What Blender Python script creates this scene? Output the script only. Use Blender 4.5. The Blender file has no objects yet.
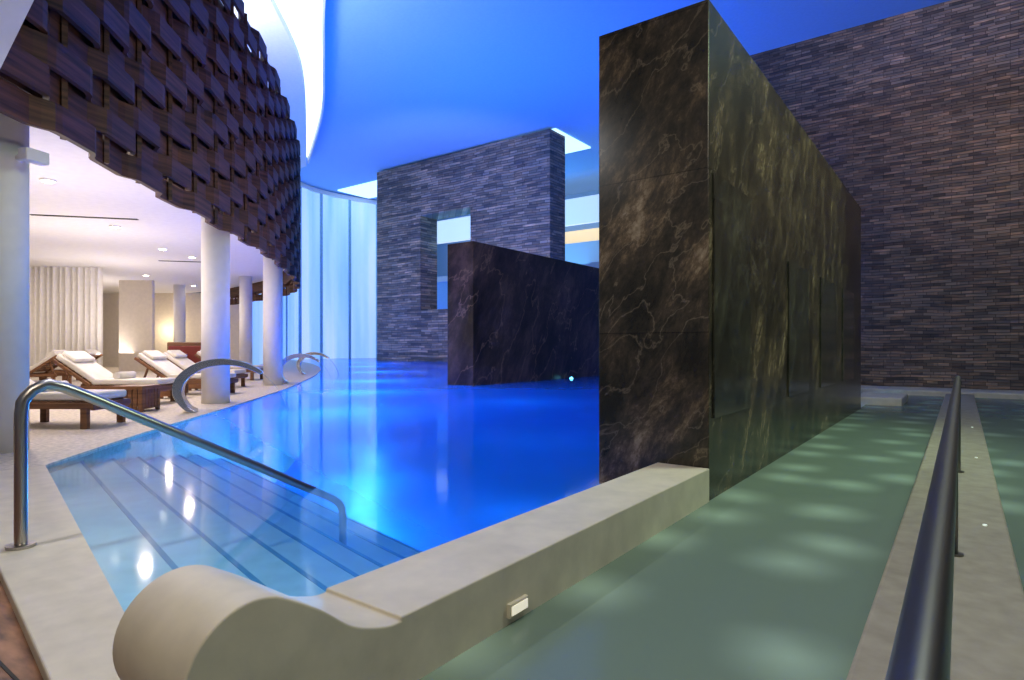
import bpy, bmesh, math, random
from mathutils import Vector, Matrix
random.seed(4)
S=bpy.context.scene
COL=S.collection
try:
    S.view_settings.view_transform='Standard'
    S.view_settings.look='None'
except Exception as e: print(e)

# ------------------------------------------------------------ materials
def newmat(name):
    m=bpy.data.materials.new(name); m.use_nodes=True
    nt=m.node_tree; b=nt.nodes['Principled BSDF']
    return m,nt,b
def N(nt,t,**k):
    n=nt.nodes.new(t)
    for a,v in k.items(): setattr(n,a,v)
    return n
def L(nt,a,b): nt.links.new(a,b)
def ramp(nt,fac,stops,interp='LINEAR'):
    r=N(nt,'ShaderNodeValToRGB')
    el=r.color_ramp.elements
    r.color_ramp.interpolation=interp
    while len(el)<len(stops): el.new(0.5)
    for e,(p,c) in zip(el,stops):
        e.position=p; e.color=(c[0],c[1],c[2],1)
    L(nt,fac,r.inputs[0]); return r.outputs[0]
def simple(name,col,rough=0.5,metal=0.0,var=0.08,scale=6,bump=0.0,spec=0.5):
    m,nt,b=newmat(name)
    tc=N(nt,'ShaderNodeTexCoord'); no=N(nt,'ShaderNodeTexNoise')
    no.inputs['Scale'].default_value=scale; no.inputs['Detail'].default_value=5
    L(nt,tc.outputs['Object'],no.inputs['Vector'])
    c1=[max(0,x*(1-var*2)) for x in col]; c2=[min(1,x*(1+var)) for x in col]
    L(nt,ramp(nt,no.outputs['Fac'],[(0.3,c1),(0.7,c2)]),b.inputs['Base Color'])
    b.inputs['Roughness'].default_value=rough; b.inputs['Metallic'].default_value=metal
    b.inputs['Specular IOR Level'].default_value=spec
    if bump:
        bu=N(nt,'ShaderNodeBump'); bu.inputs['Strength'].default_value=bump; bu.inputs['Distance'].default_value=0.02
        L(nt,no.outputs['Fac'],bu.inputs['Height']); L(nt,bu.outputs[0],b.inputs['Normal'])
    return m
def emis(name,col,st):
    m,nt,b=newmat(name)
    b.inputs['Base Color'].default_value=(*col,1)
    b.inputs['Emission Color'].default_value=(*col,1); b.inputs['Emission Strength'].default_value=st
    return m
def ledgestone(name,rowh,bw,k=1.0):
    m,nt,b=newmat(name)
    tc=N(nt,'ShaderNodeTexCoord'); sp=N(nt,'ShaderNodeSeparateXYZ'); cb=N(nt,'ShaderNodeCombineXYZ')
    L(nt,tc.outputs['Object'],sp.inputs[0])
    ad=N(nt,'ShaderNodeMath',operation='ADD'); L(nt,sp.outputs[0],ad.inputs[0]); L(nt,sp.outputs[1],ad.inputs[1])
    wn=N(nt,'ShaderNodeTexNoise'); wn.inputs['Scale'].default_value=0.5/bw; wn.inputs['Detail'].default_value=1; L(nt,tc.outputs['Object'],wn.inputs['Vector'])
    wm=N(nt,'ShaderNodeMath',operation='MULTIPLY_ADD'); L(nt,wn.outputs['Fac'],wm.inputs[0]); wm.inputs[1].default_value=rowh*0.9; L(nt,sp.outputs[2],wm.inputs[2])
    L(nt,ad.outputs[0],cb.inputs[0]); L(nt,wm.outputs[0],cb.inputs[1])
    def brick(c1,c2,w,h,off,ms=0.10):
        br=N(nt,'ShaderNodeTexBrick'); br.offset=off; br.squash=0.55; br.squash_frequency=3; br.offset_frequency=2
        br.inputs['Color1'].default_value=(*c1,1); br.inputs['Color2'].default_value=(*c2,1); br.inputs['Mortar'].default_value=(0.05,0.038,0.032,1)
        br.inputs['Scale'].default_value=1; br.inputs['Mortar Size'].default_value=h*ms; br.inputs['Mortar Smooth'].default_value=0.8
        br.inputs['Brick Width'].default_value=w; br.inputs['Row Height'].default_value=h
        L(nt,cb.outputs[0],br.inputs['Vector']); return br
    b1=brick((0.14*k,0.115*k,0.100*k),(0.37*k,0.295*k,0.235*k),bw,rowh,0.37)
    b2=brick((0.68,0.70,0.75),(1.4,1.3,1.2),bw*1.63,rowh,0.61,0.05)
    b2.inputs['Mortar'].default_value=(0.75,0.75,0.75,1)
    mp=N(nt,'ShaderNodeMapping'); mp.inputs['Scale'].default_value=(0.8/bw,9/bw,1)
    L(nt,cb.outputs[0],mp.inputs[0])
    no=N(nt,'ShaderNodeTexNoise'); no.inputs['Scale'].default_value=1.0; no.inputs['Detail'].default_value=4
    L(nt,mp.outputs[0],no.inputs['Vector'])
    tint=ramp(nt,no.outputs['Fac'],[(0.30,(0.55,0.62,0.70)),(0.5,(0.90,0.88,0.84)),(0.60,(1.30,1.00,0.76)),(0.70,(1.9,1.65,1.4))])
    mx=N(nt,'ShaderNodeMix',data_type='RGBA',blend_type='MULTIPLY'); mx.inputs[0].default_value=1
    L(nt,b1.outputs['Color'],mx.inputs[6]); L(nt,tint,mx.inputs[7])
    m3=N(nt,'ShaderNodeMix',data_type='RGBA',blend_type='MULTIPLY'); m3.inputs[0].default_value=1
    L(nt,mx.outputs[2],m3.inputs[6]); L(nt,b2.outputs['Color'],m3.inputs[7])
    L(nt,m3.outputs[2],b.inputs['Base Color'])
    b.inputs['Roughness'].default_value=0.75
    bu=N(nt,'ShaderNodeBump'); bu.inputs['Strength'].default_value=0.8; bu.inputs['Distance'].default_value=rowh*0.5
    sm=N(nt,'ShaderNodeMath',operation='ADD'); 
    inv=N(nt,'ShaderNodeMath',operation='SUBTRACT'); inv.inputs[0].default_value=1; L(nt,b1.outputs['Fac'],inv.inputs[1])
    L(nt,inv.outputs[0],sm.inputs[0]); L(nt,no.outputs['Fac'],sm.inputs[1])
    L(nt,sm.outputs[0],bu.inputs['Height']); L(nt,bu.outputs[0],b.inputs['Normal'])
    return m
def marble(name,cols,vein,scale=0.9,rough=0.3,seam=True,vs=1.0):
    m,nt,b=newmat(name)
    tc=N(nt,'ShaderNodeTexCoord')
    def mapped(ry,rx,s):
        mp=N(nt,'ShaderNodeMapping'); mp.vector_type='TEXTURE'
        mp.inputs['Rotation'].default_value=(math.radians(rx),math.radians(ry),0); mp.inputs['Scale'].default_value=s
        L(nt,tc.outputs['Object'],mp.inputs[0]); return mp
    mp=mapped(28,-26,(0.42,0.42,2.6))
    no=N(nt,'ShaderNodeTexNoise'); no.inputs['Scale'].default_value=scale; no.inputs['Detail'].default_value=12; no.inputs['Roughness'].default_value=0.76; no.inputs['Distortion'].default_value=0.2
    L(nt,mp.outputs[0],no.inputs['Vector'])
    base=ramp(nt,no.outputs['Fac'],cols)
    mp2=mapped(36,-32,(0.6,0.6,3.6))
    n2=N(nt,'ShaderNodeTexNoise'); n2.inputs['Scale'].default_value=scale*1.1; n2.inputs['Detail'].default_value=8; n2.inputs['Distortion'].default_value=0.3
    L(nt,mp2.outputs[0],n2.inputs['Vector'])
    sb=N(nt,'ShaderNodeMath',operation='SUBTRACT'); L(nt,n2.outputs['Fac'],sb.inputs[0]); sb.inputs[1].default_value=0.5
    ab=N(nt,'ShaderNodeMath',operation='ABSOLUTE'); L(nt,sb.outputs[0],ab.inputs[0])
    vf=ramp(nt,ab.outputs[0],[(0.0,(0.5*vs,)*3),(0.005,(0.10*vs,)*3),(0.012,(0,0,0))])
    mx=N(nt,'ShaderNodeMix',data_type='RGBA'); L(nt,vf,mx.inputs[0]); L(nt,base,mx.inputs[6]); mx.inputs[7].default_value=(*vein,1)
    out=mx.outputs[2]
    if seam:
        sp=N(nt,'ShaderNodeSeparateXYZ'); L(nt,tc.outputs['Object'],sp.inputs[0])
        cb=N(nt,'ShaderNodeCombineXYZ'); L(nt,sp.outputs[1],cb.inputs[0]); L(nt,sp.outputs[2],cb.inputs[1])
        br=N(nt,'ShaderNodeTexBrick'); br.offset=0; br.inputs['Scale'].default_value=1
        br.inputs['Brick Width'].default_value=1.5; br.inputs['Row Height'].default_value=1.32; br.inputs['Mortar Size'].default_value=0.005
        br.inputs['Color1'].default_value=(0.7,0.7,0.7,1); br.inputs['Color2'].default_value=(1.35,1.35,1.35,1); br.inputs['Mortar'].default_value=(0.5,0.5,0.5,1)
        L(nt,cb.outputs[0],br.inputs['Vector'])
        m2=N(nt,'ShaderNodeMix',data_type='RGBA',blend_type='MULTIPLY'); m2.inputs[0].default_value=1
        L(nt,out,m2.inputs[6]); L(nt,br.outputs['Color'],m2.inputs[7]); out=m2.outputs[2]
    L(nt,out,b.inputs['Base Color']); b.inputs['Roughness'].default_value=rough
    return m
def water(name,tint,deep,rough,diff,bscale=1.2,bstr=0.15,patch=False,depthmix=False,spec=0.8):
    m,nt,b=newmat(name); nt.nodes.remove(b)
    out=nt.nodes['Material Output']
    tc=N(nt,'ShaderNodeTexCoord'); no=N(nt,'ShaderNodeTexNoise'); no.inputs['Scale'].default_value=bscale; no.inputs['Detail'].default_value=2
    L(nt,tc.outputs['Object'],no.inputs['Vector'])
    bu=N(nt,'ShaderNodeBump'); bu.inputs['Strength'].default_value=bstr; bu.inputs['Distance'].default_value=0.05
    L(nt,no.outputs['Fac'],bu.inputs['Height'])
    tr=N(nt,'ShaderNodeBsdfTransparent'); tr.inputs[0].default_value=(*tint,1)
    df=N(nt,'ShaderNodeBsdfDiffuse'); df.inputs[0].default_value=(*deep,1)
    tl=N(nt,'ShaderNodeBsdfTranslucent'); tl.inputs[0].default_value=(*deep,1)
    if patch:   # milky jet water, with bright spots of submerged lights painted in as lighter colour
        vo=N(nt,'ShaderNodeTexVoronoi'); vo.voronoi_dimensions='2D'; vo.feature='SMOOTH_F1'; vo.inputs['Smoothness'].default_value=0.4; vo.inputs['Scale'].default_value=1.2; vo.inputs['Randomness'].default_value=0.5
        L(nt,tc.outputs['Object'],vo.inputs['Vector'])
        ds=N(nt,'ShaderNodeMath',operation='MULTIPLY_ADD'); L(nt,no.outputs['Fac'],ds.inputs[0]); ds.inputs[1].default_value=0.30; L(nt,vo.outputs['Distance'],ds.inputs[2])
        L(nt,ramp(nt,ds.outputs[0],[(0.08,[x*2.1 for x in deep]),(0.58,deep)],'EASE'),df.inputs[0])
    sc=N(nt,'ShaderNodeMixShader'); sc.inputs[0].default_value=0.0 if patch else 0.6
    L(nt,df.outputs[0],sc.inputs[1]); L(nt,tl.outputs[0],sc.inputs[2])
    ms=N(nt,'ShaderNodeMixShader'); ms.inputs[0].default_value=diff
    if depthmix:   # cloudier where the basin is deeper (away from the entry steps)
        sp=N(nt,'ShaderNodeSeparateXYZ'); L(nt,tc.outputs['Object'],sp.inputs[0])
        a=N(nt,'ShaderNodeMath',operation='MULTIPLY_ADD'); L(nt,sp.outputs[0],a.inputs[0]); a.inputs[1].default_value=0.22; L(nt,sp.outputs[1],a.inputs[2])
        r=N(nt,'ShaderNodeMapRange'); r.interpolation_type='SMOOTHSTEP'; L(nt,a.outputs[0],r.inputs[0])
        r.inputs[1].default_value=0.4; r.inputs[2].default_value=4.5; r.inputs[3].default_value=0.10; r.inputs[4].default_value=0.92
        L(nt,r.outputs[0],ms.inputs[0])
    L(nt,tr.outputs[0],ms.inputs[1]); L(nt,sc.outputs[0],ms.inputs[2])
    gl=N(nt,'ShaderNodeBsdfGlossy'); gl.inputs['Roughness'].default_value=rough
    L(nt,bu.outputs[0],gl.inputs['Normal'])
    fr=N(nt,'ShaderNodeFresnel'); fr.inputs[0].default_value=1.33; L(nt,bu.outputs[0],fr.inputs['Normal'])
    mn=N(nt,'ShaderNodeMath',operation='MULTIPLY'); L(nt,fr.outputs[0],mn.inputs[0]); mn.inputs[1].default_value=spec
    m2=N(nt,'ShaderNodeMixShader'); L(nt,mn.outputs[0],m2.inputs[0]); L(nt,ms.outputs[0],m2.inputs[1]); L(nt,gl.outputs[0],m2.inputs[2])
    L(nt,m2.outputs[0],out.inputs[0]); return m
def wood(name,c1,c2,rough=0.45,sc=(1,1,14)):
    m,nt,b=newmat(name)
    tc=N(nt,'ShaderNodeTexCoord'); mp=N(nt,'ShaderNodeMapping'); mp.inputs['Scale'].default_value=sc
    L(nt,tc.outputs['Object'],mp.inputs[0])
    no=N(nt,'ShaderNodeTexNoise'); no.inputs['Scale'].default_value=1.5; no.inputs['Detail'].default_value=6
    L(nt,mp.outputs[0],no.inputs['Vector'])
    L(nt,ramp(nt,no.outputs['Fac'],[(0.3,c1),(0.7,c2)]),b.inputs['Base Color']); b.inputs['Roughness'].default_value=rough
    return m
def frosted(name):
    m,nt,b=newmat(name)
    tc=N(nt,'ShaderNodeTexCoord')
    mp=N(nt,'ShaderNodeMapping'); mp.inputs['Scale'].default_value=(0.35,0.35,0.03); L(nt,tc.outputs['Object'],mp.inputs[0])
    no=N(nt,'ShaderNodeTexNoise'); no.inputs['Scale'].default_value=1.6; no.inputs['Detail'].default_value=2; L(nt,mp.outputs[0],no.inputs['Vector'])
    c=ramp(nt,no.outputs['Fac'],[(0.3,(0.22,0.48,0.78)),(0.5,(0.40,0.66,0.88)),(0.68,(0.64,0.83,0.94))])
    b.inputs['Base Color'].default_value=(0.3,0.5,0.7,1); b.inputs['Roughness'].default_value=0.6
    L(nt,c,b.inputs['Emission Color']); b.inputs['Emission Strength'].default_value=0.68
    return m

M_ceil=simple('blue_plaster',(0.35,0.6,0.95),0.9,var=0.02)
M_white=simple('white_plaster',(0.80,0.79,0.79),0.8,var=0.02)
M_cream=simple('cream_plaster',(0.76,0.69,0.59),0.8,var=0.03)
M_stone=simple('beige_limestone',(0.62,0.555,0.43),0.55,var=0.06,scale=6,bump=0.12)
M_deck=simple('deck_stone',(0.64,0.57,0.47),0.6,var=0.16,scale=16,bump=0.3)
M_step=simple('pale_step_stone',(0.72,0.80,0.80),0.5,var=0.05)
M_strip=simple('concrete_walkway',(0.34,0.30,0.225),0.7,var=0.09,scale=9,bump=0.2)
M_steel=simple('brushed_steel',(0.50,0.46,0.43),0.3,1.0,var=0.02)
M_chrome=simple('polished_steel',(0.75,0.75,0.76),0.18,1.0,var=0.01)
M_cush=simple('white_cushion_fabric',(0.78,0.74,0.69),0.9,var=0.04)
M_curt=simple('sheer_curtain_fabric',(0.85,0.83,0.80),0.9,var=0.03)
M_red=simple('dark_red_leather',(0.22,0.025,0.02),0.5)
M_dark=simple('dark_recess',(0.02,0.018,0.016),0.7)
M_tile=simple('blue_pool_tile',(0.03,0.25,0.85),0.5,var=0.15,scale=1.2)
M_line=simple('blue_step_nosing',(0.14,0.32,0.48),0.5)
M_wood=wood('lounger_teak',(0.10,0.04,0.018),(0.26,0.12,0.055))
M_latt=wood('dark_woven_wood',(0.020,0.007,0.004),(0.15,0.058,0.030),0.6,(0.6,0.6,12))
M_floorw=wood('brown_floor_slate',(0.05,0.018,0.01),(0.42,0.20,0.10),0.5,(3,9,1))
M_bR=ledgestone('ledgestone_strips',0.080,0.46,0.95)
M_bL=ledgestone('ledgestone_strips_large',0.20,1.25,1.05)
M_mono=marble('brown_granite',[(0.34,(0.008,0.008,0.006)),(0.46,(0.024,0.020,0.014)),(0.54,(0.050,0.038,0.025)),(0.60,(0.115,0.080,0.048)),(0.70,(0.32,0.25,0.17))],(0.36,0.28,0.19),1.25,0.27,True,0.6)
M_mono2=marble('dark_granite',[(0.38,(0.010,0.008,0.008)),(0.50,(0.045,0.032,0.027)),(0.62,(0.13,0.085,0.062))],(0.45,0.28,0.17),0.42,0.3,False,1.0)
M_waterB=water('pool_water',(0.66,0.92,1.0),(0.015,0.30,1.0),0.07,0.22,0.9,0.09,depthmix=True,spec=0.9)
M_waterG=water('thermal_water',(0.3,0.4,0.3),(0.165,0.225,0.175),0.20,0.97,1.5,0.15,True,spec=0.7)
M_glass=frosted('backlit_frosted_glass')
M_cove=emis('cove_light_diffuser',(0.80,0.93,1.0),1.5)
M_sky=emis('skylight_diffuser',(0.55,0.85,1.0),1.3)
M_lamp=emis('lamp_lens',(1.0,0.93,0.8),12)
M_lampb=emis('underwater_lamp_lens',(0.15,0.75,1.0),4)
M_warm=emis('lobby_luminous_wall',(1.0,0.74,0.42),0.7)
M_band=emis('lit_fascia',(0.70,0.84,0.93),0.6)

# ------------------------------------------------------------ mesh helpers
def mk(name,bm,mats,smooth=False,bevel=0.0,parent=None,recalc=True):
    if recalc: bmesh.ops.recalc_face_normals(bm,faces=bm.faces[:])
    me=bpy.data.meshes.new(name); bm.to_mesh(me); bm.free()
    if not isinstance(mats,(list,tuple)): mats=[mats]
    for m in mats: me.materials.append(m)
    if smooth:
        for p in me.polygons: p.use_smooth=True
    ob=bpy.data.objects.new(name,me); COL.objects.link(ob)
    if bevel:
        md=ob.modifiers.new('bevel','BEVEL'); md.width=bevel; md.segments=3; md.limit_method='ANGLE'
    if parent: ob.parent=parent
    return ob
def abox(bm,x0,x1,y0,y1,z0,z1,mi=0,mat=None):
    vs=[bm.verts.new((x,y,z)) for z in (z0,z1) for y in (y0,y1) for x in (x0,x1)]
    fs=[(0,2,3,1),(4,5,7,6),(0,1,5,4),(2,6,7,3),(0,4,6,2),(1,3,7,5)]
    for f in fs:
        fc=bm.faces.new([vs[i] for i in f]); fc.material_index=mi
    if mat is not None: bmesh.ops.transform(bm,matrix=mat,verts=vs)
    return vs
def box(name,x0,x1,y0,y1,z0,z1,m,bevel=0.0,parent=None):
    bm=bmesh.new(); abox(bm,x0,x1,y0,y1,z0,z1); return mk(name,bm,m,bevel=bevel,parent=parent)
def prism(name,pts,z0,z1,m,bevel=0.0):
    bm=bmesh.new()
    if z0==z1:
        bm.faces.new([bm.verts.new((x,y,z0)) for x,y in pts])
        bmesh.ops.triangulate(bm,faces=bm.faces[:])
        for f in bm.faces:
            f.normal_update()
            if f.normal.z<0: f.normal_flip()
        return mk(name,bm,m,recalc=False)
    a=[bm.verts.new((x,y,z0)) for x,y in pts]; b=[bm.verts.new((x,y,z1)) for x,y in pts]
    n=len(pts)
    for i in range(n): bm.faces.new((a[i],a[(i+1)%n],b[(i+1)%n],b[i]))
    f1=bm.faces.new(a[::-1]); f2=bm.faces.new(b)
    bmesh.ops.triangulate(bm,faces=[f1,f2])
    return mk(name,bm,m,bevel=bevel)
def cyl(bm,c,r,z0,z1,seg=32,mi=0,r2=None):
    r2=r if r2 is None else r2
    a=[bm.verts.new((c[0]+r*math.cos(2*math.pi*i/seg),c[1]+r*math.sin(2*math.pi*i/seg),z0)) for i in range(seg)]
    b=[bm.verts.new((c[0]+r2*math.cos(2*math.pi*i/seg),c[1]+r2*math.sin(2*math.pi*i/seg),z1)) for i in range(seg)]
    for i in range(seg):
        f=bm.faces.new((a[i],a[(i+1)%seg],b[(i+1)%seg],b[i])); f.material_index=mi
    bm.faces.new(a[::-1]).material_index=mi; bm.faces.new(b).material_index=mi
def catmull(P,step=0.15):
    P=[Vector(p) for p in P]; out=[]
    for i in range(len(P)-1):
        p0=P[max(i-1,0)]; p1=P[i]; p2=P[i+1]; p3=P[min(i+2,len(P)-1)]
        n=max(2,int((p2-p1).length/step))
        for k in range(n):
            t=k/n
            out.append(0.5*((2*p1)+(-p0+p2)*t+(2*p0-5*p1+4*p2-p3)*t*t+(-p0+3*p1-3*p2+p3)*t**3))
    out.append(P[-1]); return out
def tube(bm,pts,r,seg=14,mi=0):
    pts=[Vector(p) for p in pts]; rings=[]
    prev=None
    for i,p in enumerate(pts):
        t=(pts[min(i+1,len(pts)-1)]-pts[max(i-1,0)]).normalized()
        if prev is None:
            ref=Vector((1,0,0)) if abs(t.x)<0.8 else Vector((0,1,0))
            u=t.cross(ref).normalized()
        else:
            u=(prev-t*prev.dot(t)).normalized()
        prev=u; v=t.cross(u)
        rings.append([bm.verts.new(p+r*(u*math.cos(2*math.pi*k/seg)+v*math.sin(2*math.pi*k/seg))) for k in range(seg)])
    for a,b in zip(rings,rings[1:]):
        for k in range(seg):
            f=bm.faces.new((a[k],a[(k+1)%seg],b[(k+1)%seg],b[k])); f.material_index=mi; f.smooth=True
    bm.faces.new(rings[0][::-1]).material_index=mi; bm.faces.new(rings[-1]).material_index=mi
def seglen(path):
    s=[0]
    for a,b in zip(path,path[1:]): s.append(s[-1]+(b-a).length)
    return s
def ribbon(bm,path,offs,th,z0,z1,mi=0,side=1):
    rings=[]
    for i,p in enumerate(path):
        t=(path[min(i+1,len(path)-1)]-path[max(i-1,0)]).normalized()
        n=Vector((t.y,-t.x,0))*side
        a=p+n*offs[i]; b=a+n*th
        rings.append([bm.verts.new((a.x,a.y,z0)),bm.verts.new((b.x,b.y,z0)),bm.verts.new((b.x,b.y,z1)),bm.verts.new((a.x,a.y,z1))])
    for a,b in zip(rings,rings[1:]):
        for k in range(4):
            bm.faces.new((a[k],a[(k+1)%4],b[(k+1)%4],b[k])).material_index=mi
    bm.faces.new(rings[0][::-1]).material_index=mi; bm.faces.new(rings[-1]).material_index=mi

# ------------------------------------------------------------ floors & pools
ZB=-2.4
EDGE=[(-7.5,2.15),(-9.3,3.85),(-11.1,5.7),(-14,8.6),(-17.1,11.5),(-23,16.5),(-29.6,21.5),(-38,26.8),(-46,31),(-51,33.6)]
edge=[(p.x,p.y) for p in catmull([(x,y,0) for x,y in EDGE],1.0)]
prism('deck_floor',edge+[(-60,33.6),(-60,-15),(-7.5,-15)],ZB,0.0,M_deck)
def ln(c,x): return c-0.22*(x+2.05)
oc=lambda x:0.77-0.145*(x+2.64)
prism('pool_coping',[(-7.5,oc(-7.5)),(-1.64,oc(-1.64)),(-1.64,ln(0.95,-1.64)),(-7.5,ln(0.95,-7.5))],ZB,0.0,M_stone,0.01)
bm=bmesh.new()
fv=[(-7.5,-15),(-1.62,-15),(-1.62,oc(-1.62)),(-7.5,oc(-7.5))]
a=[bm.verts.new((x,y,ZB)) for x,y in fv]; b=[bm.verts.new((x,y,-0.05)) for x,y in fv]
for k in range(4): bm.faces.new((a[k],a[(k+1)%4],b[(k+1)%4],b[k]))
bm.faces.new(a[::-1]); bm.faces.new(b)
mk('floor',bm,M_floorw)
bm=bmesh.new()
for i in range(26):
    y=oc(-3.0)-0.10-i*0.14; abox(bm,-7.4,-1.7,y,y+0.012,-0.052,-0.047,0,None)
mk('floor_plank_joints',bm,M_dark)
box('pool_floor',-60,-1.9,0,60,ZB-0.2,ZB,M_tile)
cs=[0.95,1.34,1.73,2.12,2.51,2.90,3.30,3.70]; zs=[-0.10,-0.20,-0.31,-0.42,-0.53,-0.64,-0.76]
bm=bmesh.new()
for i in range(7):
    xl=-10.5; xr=-2.065
    pts=[(xl,ln(cs[i],xl)),(xr,ln(cs[i],xr)),(xr,ln(cs[i+1],xr)),(xl,ln(cs[i+1],xl))]
    a=[bm.verts.new((x,y,ZB)) for x,y in pts]; b=[bm.verts.new((x,y,zs[i])) for x,y in pts]
    for k in range(4): bm.faces.new((a[k],a[(k+1)%4],b[(k+1)%4],b[k]))
    bm.faces.new(b)
    c0,c1=cs[i+1]-0.03,cs[i+1]+0.004
    pts=[(xl,ln(c0,xl)),(xr,ln(c0,xr)),(xr,ln(c1,xr)),(xl,ln(c1,xl))]
    a=[bm.verts.new((x,y,zs[i]-0.04)) for x,y in pts]; b=[bm.verts.new((x,y,zs[i]+0.004)) for x,y in pts]
    for k in range(4): bm.faces.new((a[k],a[(k+1)%4],b[(k+1)%4],b[k])).material_index=1
    bm.faces.new(b).material_index=1
mk('pool_steps',bm,[M_step,M_line])
wp=edge[::-1]+[(-2.03,ln(0.95,-2.03)),(-2.03,4.9),(-2.1,4.9),(-2.1,18.6),(-7.55,18.6),(-7.55,49.9),(-59.5,49.9),(-59.5,33.6)]
prism('pool_water',wp,-0.025,-0.025,M_waterB)
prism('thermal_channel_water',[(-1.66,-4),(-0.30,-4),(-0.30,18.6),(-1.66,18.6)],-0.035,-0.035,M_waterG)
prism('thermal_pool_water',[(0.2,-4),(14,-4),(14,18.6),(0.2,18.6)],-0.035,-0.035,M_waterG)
box('thermal_pool_floor',-1.9,14,-4,20,-1.45,-1.3,M_strip)
box('walkway_strip',-0.33,0.24,-4,18.59,-1.3,0.04,M_strip,0.02)
bm=bmesh.new()
for y in (2.2,5.0,8.0,11.0):
    cyl(bm,(0.12,y),0.012,0.04,0.048,16)
mk('walkway_floor_light',bm,emis('floor_light_lens',(0.8,0.9,0.8),0.6))
box('stone_ledge',-7.5,13.99,18.6,19.99,-1.3,0.10,M_stone,0.03)
box('stone_block_seat',-1.9,-1.0,15.0,16.6,-1.3,0.13,M_stone,0.03)

# ------------------------------------------------------------ room shell
box('ceiling',-66,16,-6,62,17.5,17.9,M_ceil)
box('wall_right_stone',-7.5,16,20.0,21.2,-1.3,10.45,M_bR)
box('wall_east',14.0,14.6,-6,19.99,-1.3,17.5,M_bR)
bm=bmesh.new()
Y0,Y1=37.7,39.8
abox(bm,-43.4,-37.8,Y0,Y1,ZB,17.3); abox(bm,-32.1,-24.4,Y0,Y1,ZB,17.3)
abox(bm,-37.8,-32.1,Y0,Y1,12.6,17.3); abox(bm,-37.8,-32.1,Y0,Y1,ZB,4.4)
mk('wall_stone_portal',bm,M_bL)
bm=bmesh.new(); abox(bm,-52,-43.6,39.9,44.0,17.38,17.49); abox(bm,-29.2,-24.3,38.3,43.6,17.38,17.49)
mk('skylight_slot',bm,M_sky)
box('wall_back',-60,16,56,56.5,ZB,17.5,M_ceil)
box('fascia_back',-48.5,-6,50.2,50.6,12.9,15.4,M_band)
box('lobby_wall',-48.5,-6,53,53.3,9.1,12.9,M_warm)
box('lobby_floor_slab',-48.5,-6,50,56,8.5,9.1,M_white)
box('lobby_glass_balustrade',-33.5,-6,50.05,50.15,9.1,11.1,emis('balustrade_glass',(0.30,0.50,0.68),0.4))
box('wall_back_lower',-48.5,-6,50.2,50.5,ZB,8.5,M_ceil)
bm=bmesh.new()
for i in range(14):
    for k in range(5):
        x=-44+i*0.8+(k%2)*0.4; abox(bm,x,x+0.7,50.2+(0.1 if k%2 else 0),50.4,9.1+k*0.58,9.55+k*0.58)
mk('lobby_wood_screen',bm,M_latt)
bm=bmesh.new()
for x in (-27.5,-25.3,-21,-18): abox(bm,x,x+1.3,51.4,51.7,9.1,12.6)
mk('lobby_wood_panel',bm,M_latt)
box('glass_partition',-45.5,-43.6,40.2,40.3,-0.5,8.2,M_glass)

GL=catmull([(-35.3,20.2,0),(-42,26,0),(-50.2,32.5,0),(-53.2,38,0),(-52.4,45,0),(-50,50,0)],0.4)
bm=bmesh.new()
s=seglen(GL)
ribbon(bm,GL,[0.12*math.sin(q*2.4) for q in s],0.1,-0.5,17.0,0)
nxt=0
for i,p in enumerate(GL):
    if s[i]>=nxt:
        nxt+=3.3
        abox(bm,p.x-0.11,p.x+0.2,p.y-0.2,p.y+0.11,-0.5,17.0,1,None)
ribbon(bm,GL,[-0.1]*len(GL),0.4,17.0,17.4,2)
mk('window_1_frosted_facade',bm,[M_glass,simple('mullion_paint',(0.30,0.55,0.70),0.5),M_white])

# ------------------------------------------------------------ left building
LP=[(-5.7,-1.0,0),(-8.0,2.15,0),(-10.2,4.4,0),(-11.8,6.15,0),(-15.4,9.7,0),(-21.2,14.4,0),(-26.5,17.0,0),(-34,18.6,0)]
lp=catmull(LP,0.10); ls=seglen(lp)
plan=[(p.x,p.y) for p in catmull(LP,1.5)]
bm=bmesh.new()
lam=2.0
nrow=15; ZL=3.62; RH=0.352
def trap(t):
    s=math.sin(t)*3.2
    return max(-1,min(1,s))
jit=[random.uniform(-0.9,0.9) for _ in range(nrow)]
for r in range(nrow):
    z=ZL+r*RH
    ph=math.pi*(r%2)+jit[r]
    offs=[0.07*trap(2*math.pi*q/lam+ph)-0.08 for q in ls]
    ribbon(bm,lp,offs,0.07,z,z+0.325)
q=lam/4
for i,p in enumerate(lp[:-1]):
    if ls[i]>=q:
        q+=lam/2
        abox(bm,p.x-0.07,p.x-0.01,p.y-0.07,p.y-0.01,ZL+0.02,ZL+nrow*RH)
ribbon(bm,lp,[-0.30]*len(lp),0.06,4.05,8.55)
mk('woven_wood_balcony_screen',bm,M_latt)
inner=[(p[0]-0.45,p[1]-0.3) for p in plan]
prism('ceiling_lower_level',inner+[(-60,17.5),(-60,-15),(-7,-15)],4.5,4.9,M_white)
prism('balcony_slab',inner+[(-60,17.5),(-60,-15),(-7,-15)],8.6,8.9,M_white)
SO=[(-16,7.5,0),(-20.5,11.3,0),(-24.2,15.0,0),(-26.2,17.2,0),(-28.9,19.8,0),(-33.7,23.4,0),(-44,30.6,0)]
so=[(p.x,p.y) for p in catmull(SO,1.2)]
prism('ceiling_upper_soffit',so+[(-60,32),(-60,-6),(-9,-6)],16.3,16.7,M_white)
CO=[(-12,9.5,0),(-18,13.5,0),(-23.8,17.4,0),(-28.7,21.0,0),(-34.9,25.4,0),(-44.7,31.2,0)]
co=[(p.x,p.y) for p in catmull(CO,1.2)]
si=[(x-0.4,y-0.3) for x,y in so]
prism('cove_light',si[::-1]+co,17.30,17.42,M_cove)
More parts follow.
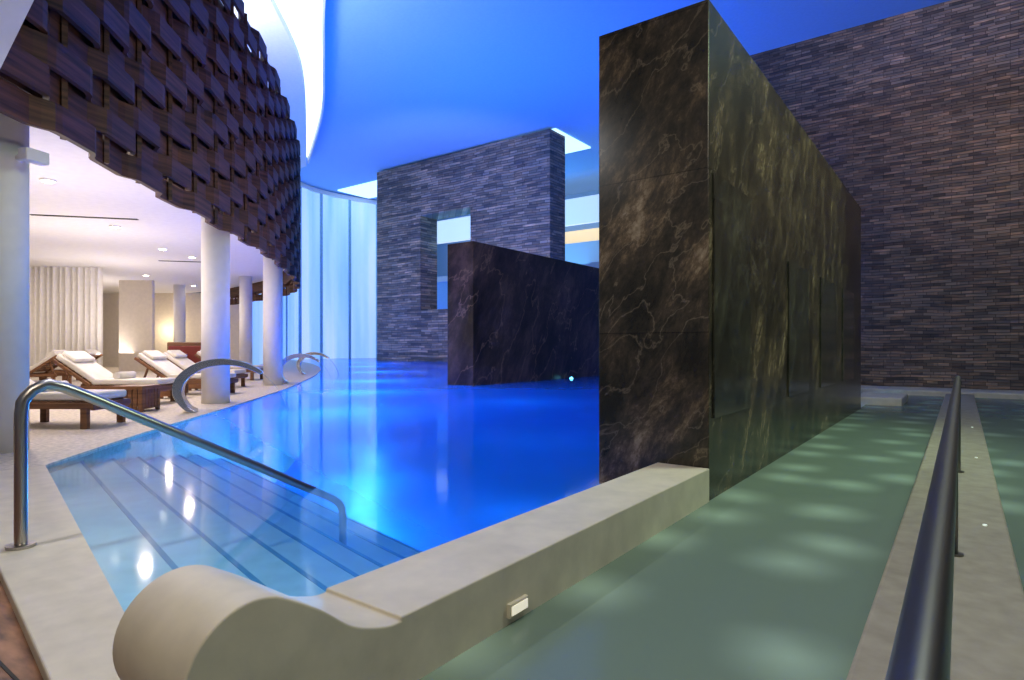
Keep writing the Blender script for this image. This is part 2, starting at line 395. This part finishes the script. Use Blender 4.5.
bm=bmesh.new(); cp=[Vector((x,y,0)) for x,y in co]
ribbon(bm,cp,[0]*len(cp),0.12,16.8,17.5)
mk('cove_trim',bm,M_white)
bm=bmesh.new()
for i in range(9): abox(bm,-24.6,-23.2,12.4+i*0.25,12.55+i*0.25,16.22,16.3)
mk('air_grille_upper',bm,M_dark)
bm=bmesh.new(); cyl(bm,(-19.6,10.2),0.32,8.9,16.3,48); ob=mk('column_upper',bm,M_white)
for p in ob.data.polygons: p.use_smooth=len(p.vertices)==4
for i,(x,y,r) in enumerate([(-8.95,2.15,0.25),(-12.9,6.72,0.28),(-17.5,10.95,0.29),(-27,15.5,0.28),(-33.5,15.5,0.28)]):
    bm=bmesh.new(); cyl(bm,(x,y),r,0,4.5,48); 
    ob=mk('column' if i==0 else 'column.%03d'%i,bm,M_white)
    for p in ob.data.polygons: p.use_smooth=len(p.vertices)==4
bm=bmesh.new(); Tm=Matrix.Translation((-8.50,2.33,3.37))@Matrix.Rotation(math.radians(20),4,'Z')
abox(bm,-0.07,0.07,-0.13,0.13,-0.07,0.07,0,Tm); abox(bm,-0.26,-0.07,-0.04,0.04,-0.03,0.03,0,Tm)
mk('wall_speaker',bm,M_white,bevel=0.015)
bm=bmesh.new()
v=[(-7.95,1.52,2.95),(-7.95,1.52,6.4),(-7.33,2.04,6.4),(-7.33,2.04,4.7)]
a=[bm.verts.new(p) for p in v]; b=[bm.verts.new((p[0]+0.25,p[1]-0.5,p[2])) for p in v]
for k in range(4): bm.faces.new((a[k],a[(k+1)%4],b[(k+1)%4],b[k]))
bm.faces.new(a); bm.faces.new(b[::-1])
mk('stair_soffit',bm,M_white)
def dl(bm,x,y): cyl(bm,(x,y),0.14,4.47,4.5,20,0); cyl(bm,(x,y),0.10,4.455,4.47,20,1)
bm=bmesh.new()
for x,y in [(-18.6,6.9),(-21.5,9.4),(-22.6,10.9),(-27.0,13.8),(-33,16),(-19,3.2),(-14.5,4.2),(-30,12.4),(-36,15)]: dl(bm,x,y)
mk('recessed_downlights',bm,[M_white,M_lamp])
bm=bmesh.new()
abox(bm,0,2.4,0,0.12,4.485,4.5,0,Matrix.Translation((-18.6,5.0,0))@Matrix.Rotation(math.radians(50),4,'Z'))
abox(bm,0,2.0,0,0.14,4.485,4.5,0,Matrix.Translation((-24.6,10.6,0))@Matrix.Rotation(math.radians(50),4,'Z'))
mk('air_slot_diffusers',bm,M_dark)
def wallseg(name,a,b,z0,z1,m,th=0.2):
    a=Vector((*a,0)); b=Vector((*b,0)); t=(b-a).normalized(); n=Vector((t.y,-t.x,0))*th
    bm=bmesh.new(); P=[a,b,b-n,a-n]
    lo=[bm.verts.new((p.x,p.y,z0)) for p in P]; hi=[bm.verts.new((p.x,p.y,z1)) for p in P]
    for k in range(4): bm.faces.new((lo[k],lo[(k+1)%4],hi[(k+1)%4],hi[k]))
    bm.faces.new(lo[::-1]); bm.faces.new(hi); return mk(name,bm,m)
wallseg('wall_lounge_back',(-46,12.5),(-35.4,20),0,4.5,M_cream)
wallseg('wall_lounge_side',(-46,-15),(-46,12.5),0,4.5,M_cream)
wallseg('wall_lounge_pier',(-33.5,12.6),(-32.2,13.6),0,4.5,M_cream)
bm=bmesh.new()
a=Vector((-32.5,6.6,0)); b=Vector((-28.4,10.1,0)); t=(b-a).normalized(); n=Vector((t.y,-t.x,0)); prev=None
for i in range(161):
    f=i/160; p=a+(b-a)*f+n*(0.10*math.sin(f*2*math.pi*22)+0.03*math.sin(f*71))
    c=(bm.verts.new((p.x,p.y,0.02)),bm.verts.new((p.x,p.y,4.48)))
    if prev: bm.faces.new((prev[0],c[0],c[1],prev[1])).smooth=True
    prev=c
mk('sheer_curtain',bm,M_curt)
def place(x,y,deg): return Matrix.Translation((x,y,0))@Matrix.Rotation(math.radians(deg),4,'Z')
T=place(-25.6,12.4,52)
bm=bmesh.new()
abox(bm,-1.0,1.0,-0.4,0.4,0.12,0.45,0,T); abox(bm,-1.0,1.0,0.25,0.5,0.45,1.25,0,T)
abox(bm,-1.15,-0.95,-0.45,0.5,0,0.75,1,T); abox(bm,0.95,1.15,-0.45,0.5,0,0.75,1,T)
abox(bm,-1.1,1.1,0.45,0.55,0,1.4,1,T)
abox(bm,-0.75,-0.25,0.0,0.22,0.47,0.95,0,T); abox(bm,0.2,0.7,0.0,0.22,0.47,0.95,0,T)
mk('red_sofa',bm,[M_red,M_wood],bevel=0.04)

# ------------------------------------------------------------ monoliths
box('granite_monolith',-2.62,-1.63,4.85,13.98,-1.3,3.99,M_mono,0.006)
bm=bmesh.new()
for y0,y1,z0,z1 in [(4.95,6.0,0.62,2.62),(7.6,8.75,0.62,2.2),(9.6,10.9,0.62,2.2),(11.6,12.9,0.62,2.2)]:
    abox(bm,-1.63,-1.615,y0,y1,z0,z1)
mk('polished_granite_panel',bm,marble('polished_granite',[(0.4,(0.012,0.013,0.010)),(0.55,(0.035,0.035,0.025)),(0.7,(0.11,0.10,0.07))],(0.3,0.28,0.2),1.3,0.16,False,0.3),bevel=0.004)
box('granite_block',-13.5,-12.4,14.7,26,ZB,4.55,M_mono2,0.01)

yc,zc,R=0.955,0.28,0.20
roll=[(yc+R*math.cos(math.radians(a)),zc+R*math.sin(math.radians(a))) for a in range(-95,-294,-7)]
sweep=catmull([(yc+R*math.cos(math.radians(62)),zc+R*math.sin(math.radians(62)),0),(1.18,0.375,0),(1.31,0.275,0),(1.45,0.222,0),(1.52,0.215,0)],0.02)
prof=roll+[(p.x,p.y) for p in sweep]+[(1.521,0.230),(4.84,0.230),(4.84,-1.3),(yc,-1.3)]
bm=bmesh.new()
X0,X1=-2.06,-1.62
A=[bm.verts.new((X0,y,z)) for y,z in prof]; B=[bm.verts.new((X1,y,z)) for y,z in prof]
n=len(prof)
for i in range(n):
    f=bm.faces.new((A[i],A[(i+1)%n],B[(i+1)%n],B[i])); f.smooth=(i<n-5)
bm.faces.new(A[::-1]); bm.faces.new(B)
mk('scroll_end_low_wall',bm,M_stone,bevel=0.025)
bm=bmesh.new(); abox(bm,-1.620,-1.600,2.15,2.29,0.0,0.06,0); abox(bm,-1.601,-1.596,2.16,2.28,0.01,0.05,1)
mk('wall_step_light',bm,[M_stone,emis('step_light_lens',(1,0.93,0.75),0.5)])

# ------------------------------------------------------------ rails
bm=bmesh.new()
X=-4.54
pts=catmull([(X,1.18,0.0),(X,1.18,0.45),(X,1.18,0.80),(X,1.205,0.90),(X,1.28,0.96),(X,1.40,0.945),(X,1.9,0.68),(X,2.6,0.30),(X,3.10,0.02),(X,3.38,-0.13),(X,3.5,-0.22),(X,3.54,-0.34),(X,3.54,-0.68)],0.05)
tube(bm,pts,0.034,16); cyl(bm,(X,1.18),0.075,0.0,0.018,24)
mk('pool_handrail',bm,M_steel)
bm=bmesh.new()
X=-0.03
tube(bm,catmull([(X,-0.6,0.92),(X,2,0.92),(X,5,0.92),(X,6.75,0.92),(X,6.93,0.90),(X,7.0,0.80),(X,7.0,0.4),(X,7.0,0.04)],0.1),0.022,16)
for y in (0.0,4.2):
    tube(bm,[(X,y,0.04),(X,y,0.5),(X,y,0.91)],0.014,12); cyl(bm,(X,y),0.04,0.04,0.05,20)
cyl(bm,(X,7.0),0.05,0.04,0.05,20)
mk('walkway_handrail',bm,simple('dark_steel',(0.24,0.23,0.21),0.35,1.0,var=0.02))

# ------------------------------------------------------------ swan-neck spouts
M_fall,nt,b=newmat('falling_water'); b.inputs['Base Color'].default_value=(0.6,0.85,1,1); b.inputs['Alpha'].default_value=0.4; b.inputs['Roughness'].default_value=0.2
def spout(name,x,y,deg,sx=1.2):
    T=Matrix.Translation((x,y,0))@Matrix.Rotation(math.radians(deg),4,'Z')@Matrix.Diagonal((sx,1,1,1))
    bm=bmesh.new()
    c=catmull([(0.12,0,0),(0.0,0,0.10),(-0.10,0,0.35),(-0.05,0,0.62),(0.15,0,0.84),(0.42,0,0.92),(0.68,0,0.88),(0.86,0,0.78),(0.95,0,0.70)],0.03)
    rings=[]
    for i,p in enumerate(c):
        t=(c[min(i+1,len(c)-1)]-c[max(i-1,0)]).normalized(); nn=Vector((-t.z,0,t.x))
        f=i/(len(c)-1); w=0.24-0.06*math.sin(f*math.pi); th=0.03+0.04*math.sin(f*math.pi)
        rings.append([bm.verts.new(T@(p+Vector((0,sy*w,0))+nn*sz*th)) for sy,sz in ((-1,-1),(1,-1),(1,1),(-1,1))])
    for a,b2 in zip(rings,rings[1:]):
        for k in range(4):
            bm.faces.new((a[k],a[(k+1)%4],b2[(k+1)%4],b2[k]))
    bm.faces.new(rings[0][::-1]); bm.faces.new(rings[-1])
    w=catmull([(0.95,0,0.70),(1.10,0,0.50),(1.22,0,0.25),(1.30,0,-0.02)],0.05); prev=None
    for p in w:
        cc=[bm.verts.new(T@(p+Vector((0,sy*0.2,0)))) for sy in (-1,1)]
        if prev:
            f=bm.faces.new((prev[0],prev[1],cc[1],cc[0])); f.material_index=1
        prev=cc
    return mk(name,bm,[M_chrome,M_fall],bevel=0.008)
spout('swan_neck_water_spout',-11.5,5.45,58,1.35)
spout('swan_neck_water_spout.001',-18.0,11.65,52)
spout('swan_neck_water_spout.002',-23.2,15.9,48)

# ------------------------------------------------------------ loungers
def lounger(name,foot,head,towel=True,sc=1.12):
    f=Vector((*foot,0)); h=Vector((*head,0)); ang=math.atan2((h-f).y,(h-f).x)
    T=Matrix.Translation(f)@Matrix.Rotation(ang,4,'Z')@Matrix.Scale(sc,4)
    bm=bmesh.new(); W=0.36
    for s in (-1,1):
        abox(bm,0.0,1.95,s*W-0.03,s*W+0.03,0.26,0.34,0,T)
        for x in (0.08,1.18,1.82):
            abox(bm,x,x+0.09,s*W-0.035,s*W+0.035,0,0.27,0,T)
    abox(bm,0.0,0.06,-W,W,0.24,0.34,0,T)
    for k in range(11): abox(bm,0.08+k*0.11,0.16+k*0.11,-W,W,0.34,0.36,0,T)
    B=T@Matrix.Translation((1.25,0,0.36))@Matrix.Rotation(math.radians(-34),4,'Y')
    for s in (-1,1): abox(bm,0,0.85,s*W-0.03,s*W+0.03,-0.04,0.02,0,B)
    for k in range(7): abox(bm,0.05+k*0.11,0.13+k*0.11,-W,W,0.0,0.02,0,B)
    for s in (-1,1):
        abox(bm,0,0.5,s*0.25-0.02,s*0.25+0.02,-0.02,0.02,0,T@Matrix.Translation((1.85,0,0.3))@Matrix.Rotation(math.radians(-110),4,'Y'))
    fr=mk('frame',bm,M_wood,bevel=0.008)
    bm=bmesh.new()
    abox(bm,0.02,1.27,-W+0.02,W-0.02,0.365,0.47,0,T)
    abox(bm,0.0,0.86,-W+0.02,W-0.02,0.025,0.13,0,B)
    abox(bm,0.55,0.84,-W+0.08,W-0.08,0.13,0.21,0,B)
    cu=mk('cushion',bm,M_cush,bevel=0.035)
    e=bpy.data.objects.new(name,None); COL.objects.link(e)
    fr.parent=e; cu.parent=e
    if towel:
        bm=bmesh.new(); tube(bm,[T@Vector((0.85,-0.25,0.53)),T@Vector((0.85,0,0.53)),T@Vector((0.85,0.25,0.53))],0.07*sc,16)
        tw=mk('rolled_towel',bm,M_cush); tw.parent=e
ux,uy=-1.62,-1.17
for i,(x,y) in enumerate([(-10.45,3.85),(-13.65,6.1),(-15.0,8.2),(-17.3,9.8),(-20.6,12.4)]):
    lounger('sun_lounger' if i==0 else 'sun_lounger.%03d'%i,(x,y),(x+ux,y+uy))
for i,(x,y) in enumerate([(-20.2,3.2),(-23.0,6.3),(-25.5,8.0)]):
    lounger('sun_lounger.%03d'%(i+5),(x-0.9,y-0.9),(x+0.5,y+0.4),False)
def side_table(name,x,y,deg,s=0.3,h=0.48):
    T=place(x,y,deg); bm=bmesh.new()
    abox(bm,-s,s,-s,s,h-0.06,h,0,T)
    for i in range(6):
        q=-s+0.02+i*(2*s-0.12)/5
        for sx in (-1,1):
            abox(bm,q,q+0.08,sx*(s-0.03)-0.015,sx*(s-0.03)+0.015,0.05,h-0.06,0,T)
            abox(bm,sx*(s-0.03)-0.015,sx*(s-0.03)+0.015,q,q+0.08,0.05,h-0.06,0,T)
    for a in(-1,1):
        for b in(-1,1): abox(bm,a*(s-0.05)-0.03,a*(s-0.05)+0.03,b*(s-0.05)-0.03,b*(s-0.05)+0.03,0,h-0.06,0,T)
    mk(name,bm,M_wood,bevel=0.006)
side_table('wooden_side_table',-12.5,5.0,36)
side_table('wooden_side_table.001',-14.9,6.75,36,0.22)
side_table('wooden_side_table.002',-17.0,8.4,36,0.22)

# ------------------------------------------------------------ lights
def area(name,loc,size,energy,col,rot=(0,0,0)):
    l=bpy.data.lights.new(name,'AREA'); l.energy=energy; l.color=col; l.size=size
    o=bpy.data.objects.new(name,l); o.location=loc; o.rotation_euler=[math.radians(a) for a in rot]; COL.objects.link(o); return o
def point(name,loc,energy,col,r=0.1):
    l=bpy.data.lights.new(name,'POINT'); l.energy=energy; l.color=col; l.shadow_soft_size=r
    o=bpy.data.objects.new(name,l); o.location=loc; COL.objects.link(o); return o
def spot(name,loc,tgt,energy,col,ang=60,r=0.1,blend=0.6):
    l=bpy.data.lights.new(name,'SPOT'); l.energy=energy; l.color=col; l.shadow_soft_size=r; l.spot_size=math.radians(ang); l.spot_blend=blend
    o=bpy.data.objects.new(name,l); o.location=loc
    o.rotation_euler=(Vector(tgt)-Vector(loc)).to_track_quat('-Z','Y').to_euler(); COL.objects.link(o)
BL=(0.02,0.22,1.0)
area('ceiling_fill_main',(-22,27,7),16,2000,BL,(180,0,0))  # unseen floating area lights, added to brighten the ceiling in blue
area('ceiling_fill_side',(0,14,8),10,240,BL,(180,0,0))
area('ceiling_fill_back',(-34,46,9),12,900,(0.1,0.5,1.0),(180,0,0))
for x,y,e in [(-7.2,4.6,190),(-9.5,7.2,420),(-13,10.8,560),(-17,14.5,700),(-23,20,800),(-30,25,850),(-39,31.5,900),(-46,36,700),(-20,30,350),(-4.6,6.5,30),(-8,11,80),(-16,21,240),(-34,30,500)]:
    point('underwater_light',(x,y,-1.3),e,(0.05,0.46,1.0),0.3)
bm=bmesh.new()
for x,y in [(-12.1,20.2),(-3.6,12.6)]: bmesh.ops.create_uvsphere(bm,u_segments=16,v_segments=8,radius=0.07,matrix=Matrix.Translation((x,y,-0.02)))
mk('pool_float_lamp',bm,M_lampb)
area('steps_light',(-4.6,2.0,4.2),0.12,55,(0.95,0.95,0.95),(0,0,0))
for x,y in [(-12.0,3.0),(-15.5,5.4),(-17,7),(-22,10.5),(-28,12.5),(-36,14.5),(-20,1.5),(-29,5.0)]:
    area('lounge_light',(x,y,4.4),0.2,112,(1.0,0.82,0.66),(0,0,0))
for x,y in [(-13.5,3.7),(-19.5,6.5),(-26,9.5),(-34,12)]:
    area('lounge_bounce',(x,y,0.9),2.2,120,(1.0,0.87,0.80),(180,0,0))
point('wall_sconce',(-38.6,16.9,2.2),60,(1.0,0.8,0.5),0.15)
area('upper_lounge',(-24,10,11),5,1700,(0.85,0.88,1.0),(180,0,0))
spot('screen_wash',(-9,12,2.0),(-13.5,7.6,6.2),560,(1.0,0.78,0.62),95,0.4)
spot('screen_wash_near',(-4.5,5.0,1.6),(-8.8,3.2,6.0),190,(1.0,0.80,0.66),90,0.4)
area('low_wall_fill',(-0.5,-1.2,5.5),2.5,165,(1.0,0.88,0.68),(12,0,0))  # unseen area light added above the camera to brighten the low wall
area('channel_downlight',(1.6,7,7.5),1.6,300,(0.87,1.0,0.85),(0,0,0))
spot('monolith_wash',(2.4,9.0,6.2),(-1.63,8.5,3.1),680,(0.68,1.0,0.55),85,0.5)
spot('monolith_front_wash',(-0.9,0.0,4.6),(-2.1,4.85,2.4),100,(1.0,0.86,0.70),60,0.3)
spot('wall_wash',(4,9,10),(4,20,10.5),1450,(1.0,0.86,0.80),85,0.5)
spot('portal_wash',(-24,20,6),(-34,37.7,10),4500,(0.74,0.74,0.96),75,0.6)
spot('block_wash',(-8,8,6.5),(-12.6,17,2.2),900,(0.85,0.78,0.95),70,0.4)

w=bpy.data.worlds.new('world'); S.world=w; w.use_nodes=True
w.node_tree.nodes['Background'].inputs[0].default_value=(0.36,0.42,0.58,1); w.node_tree.nodes['Background'].inputs[1].default_value=0.20

cam=bpy.data.cameras.new('camera'); cam.sensor_width=36; cam.lens=608*36/1024; cam.shift_y=7/1024; cam.clip_end=300; cam.clip_start=0.05
co=bpy.data.objects.new('camera',cam); co.location=(0,0,1.2); co.rotation_euler=(math.radians(90),0,math.radians(36.5)); COL.objects.link(co)
S.camera=co
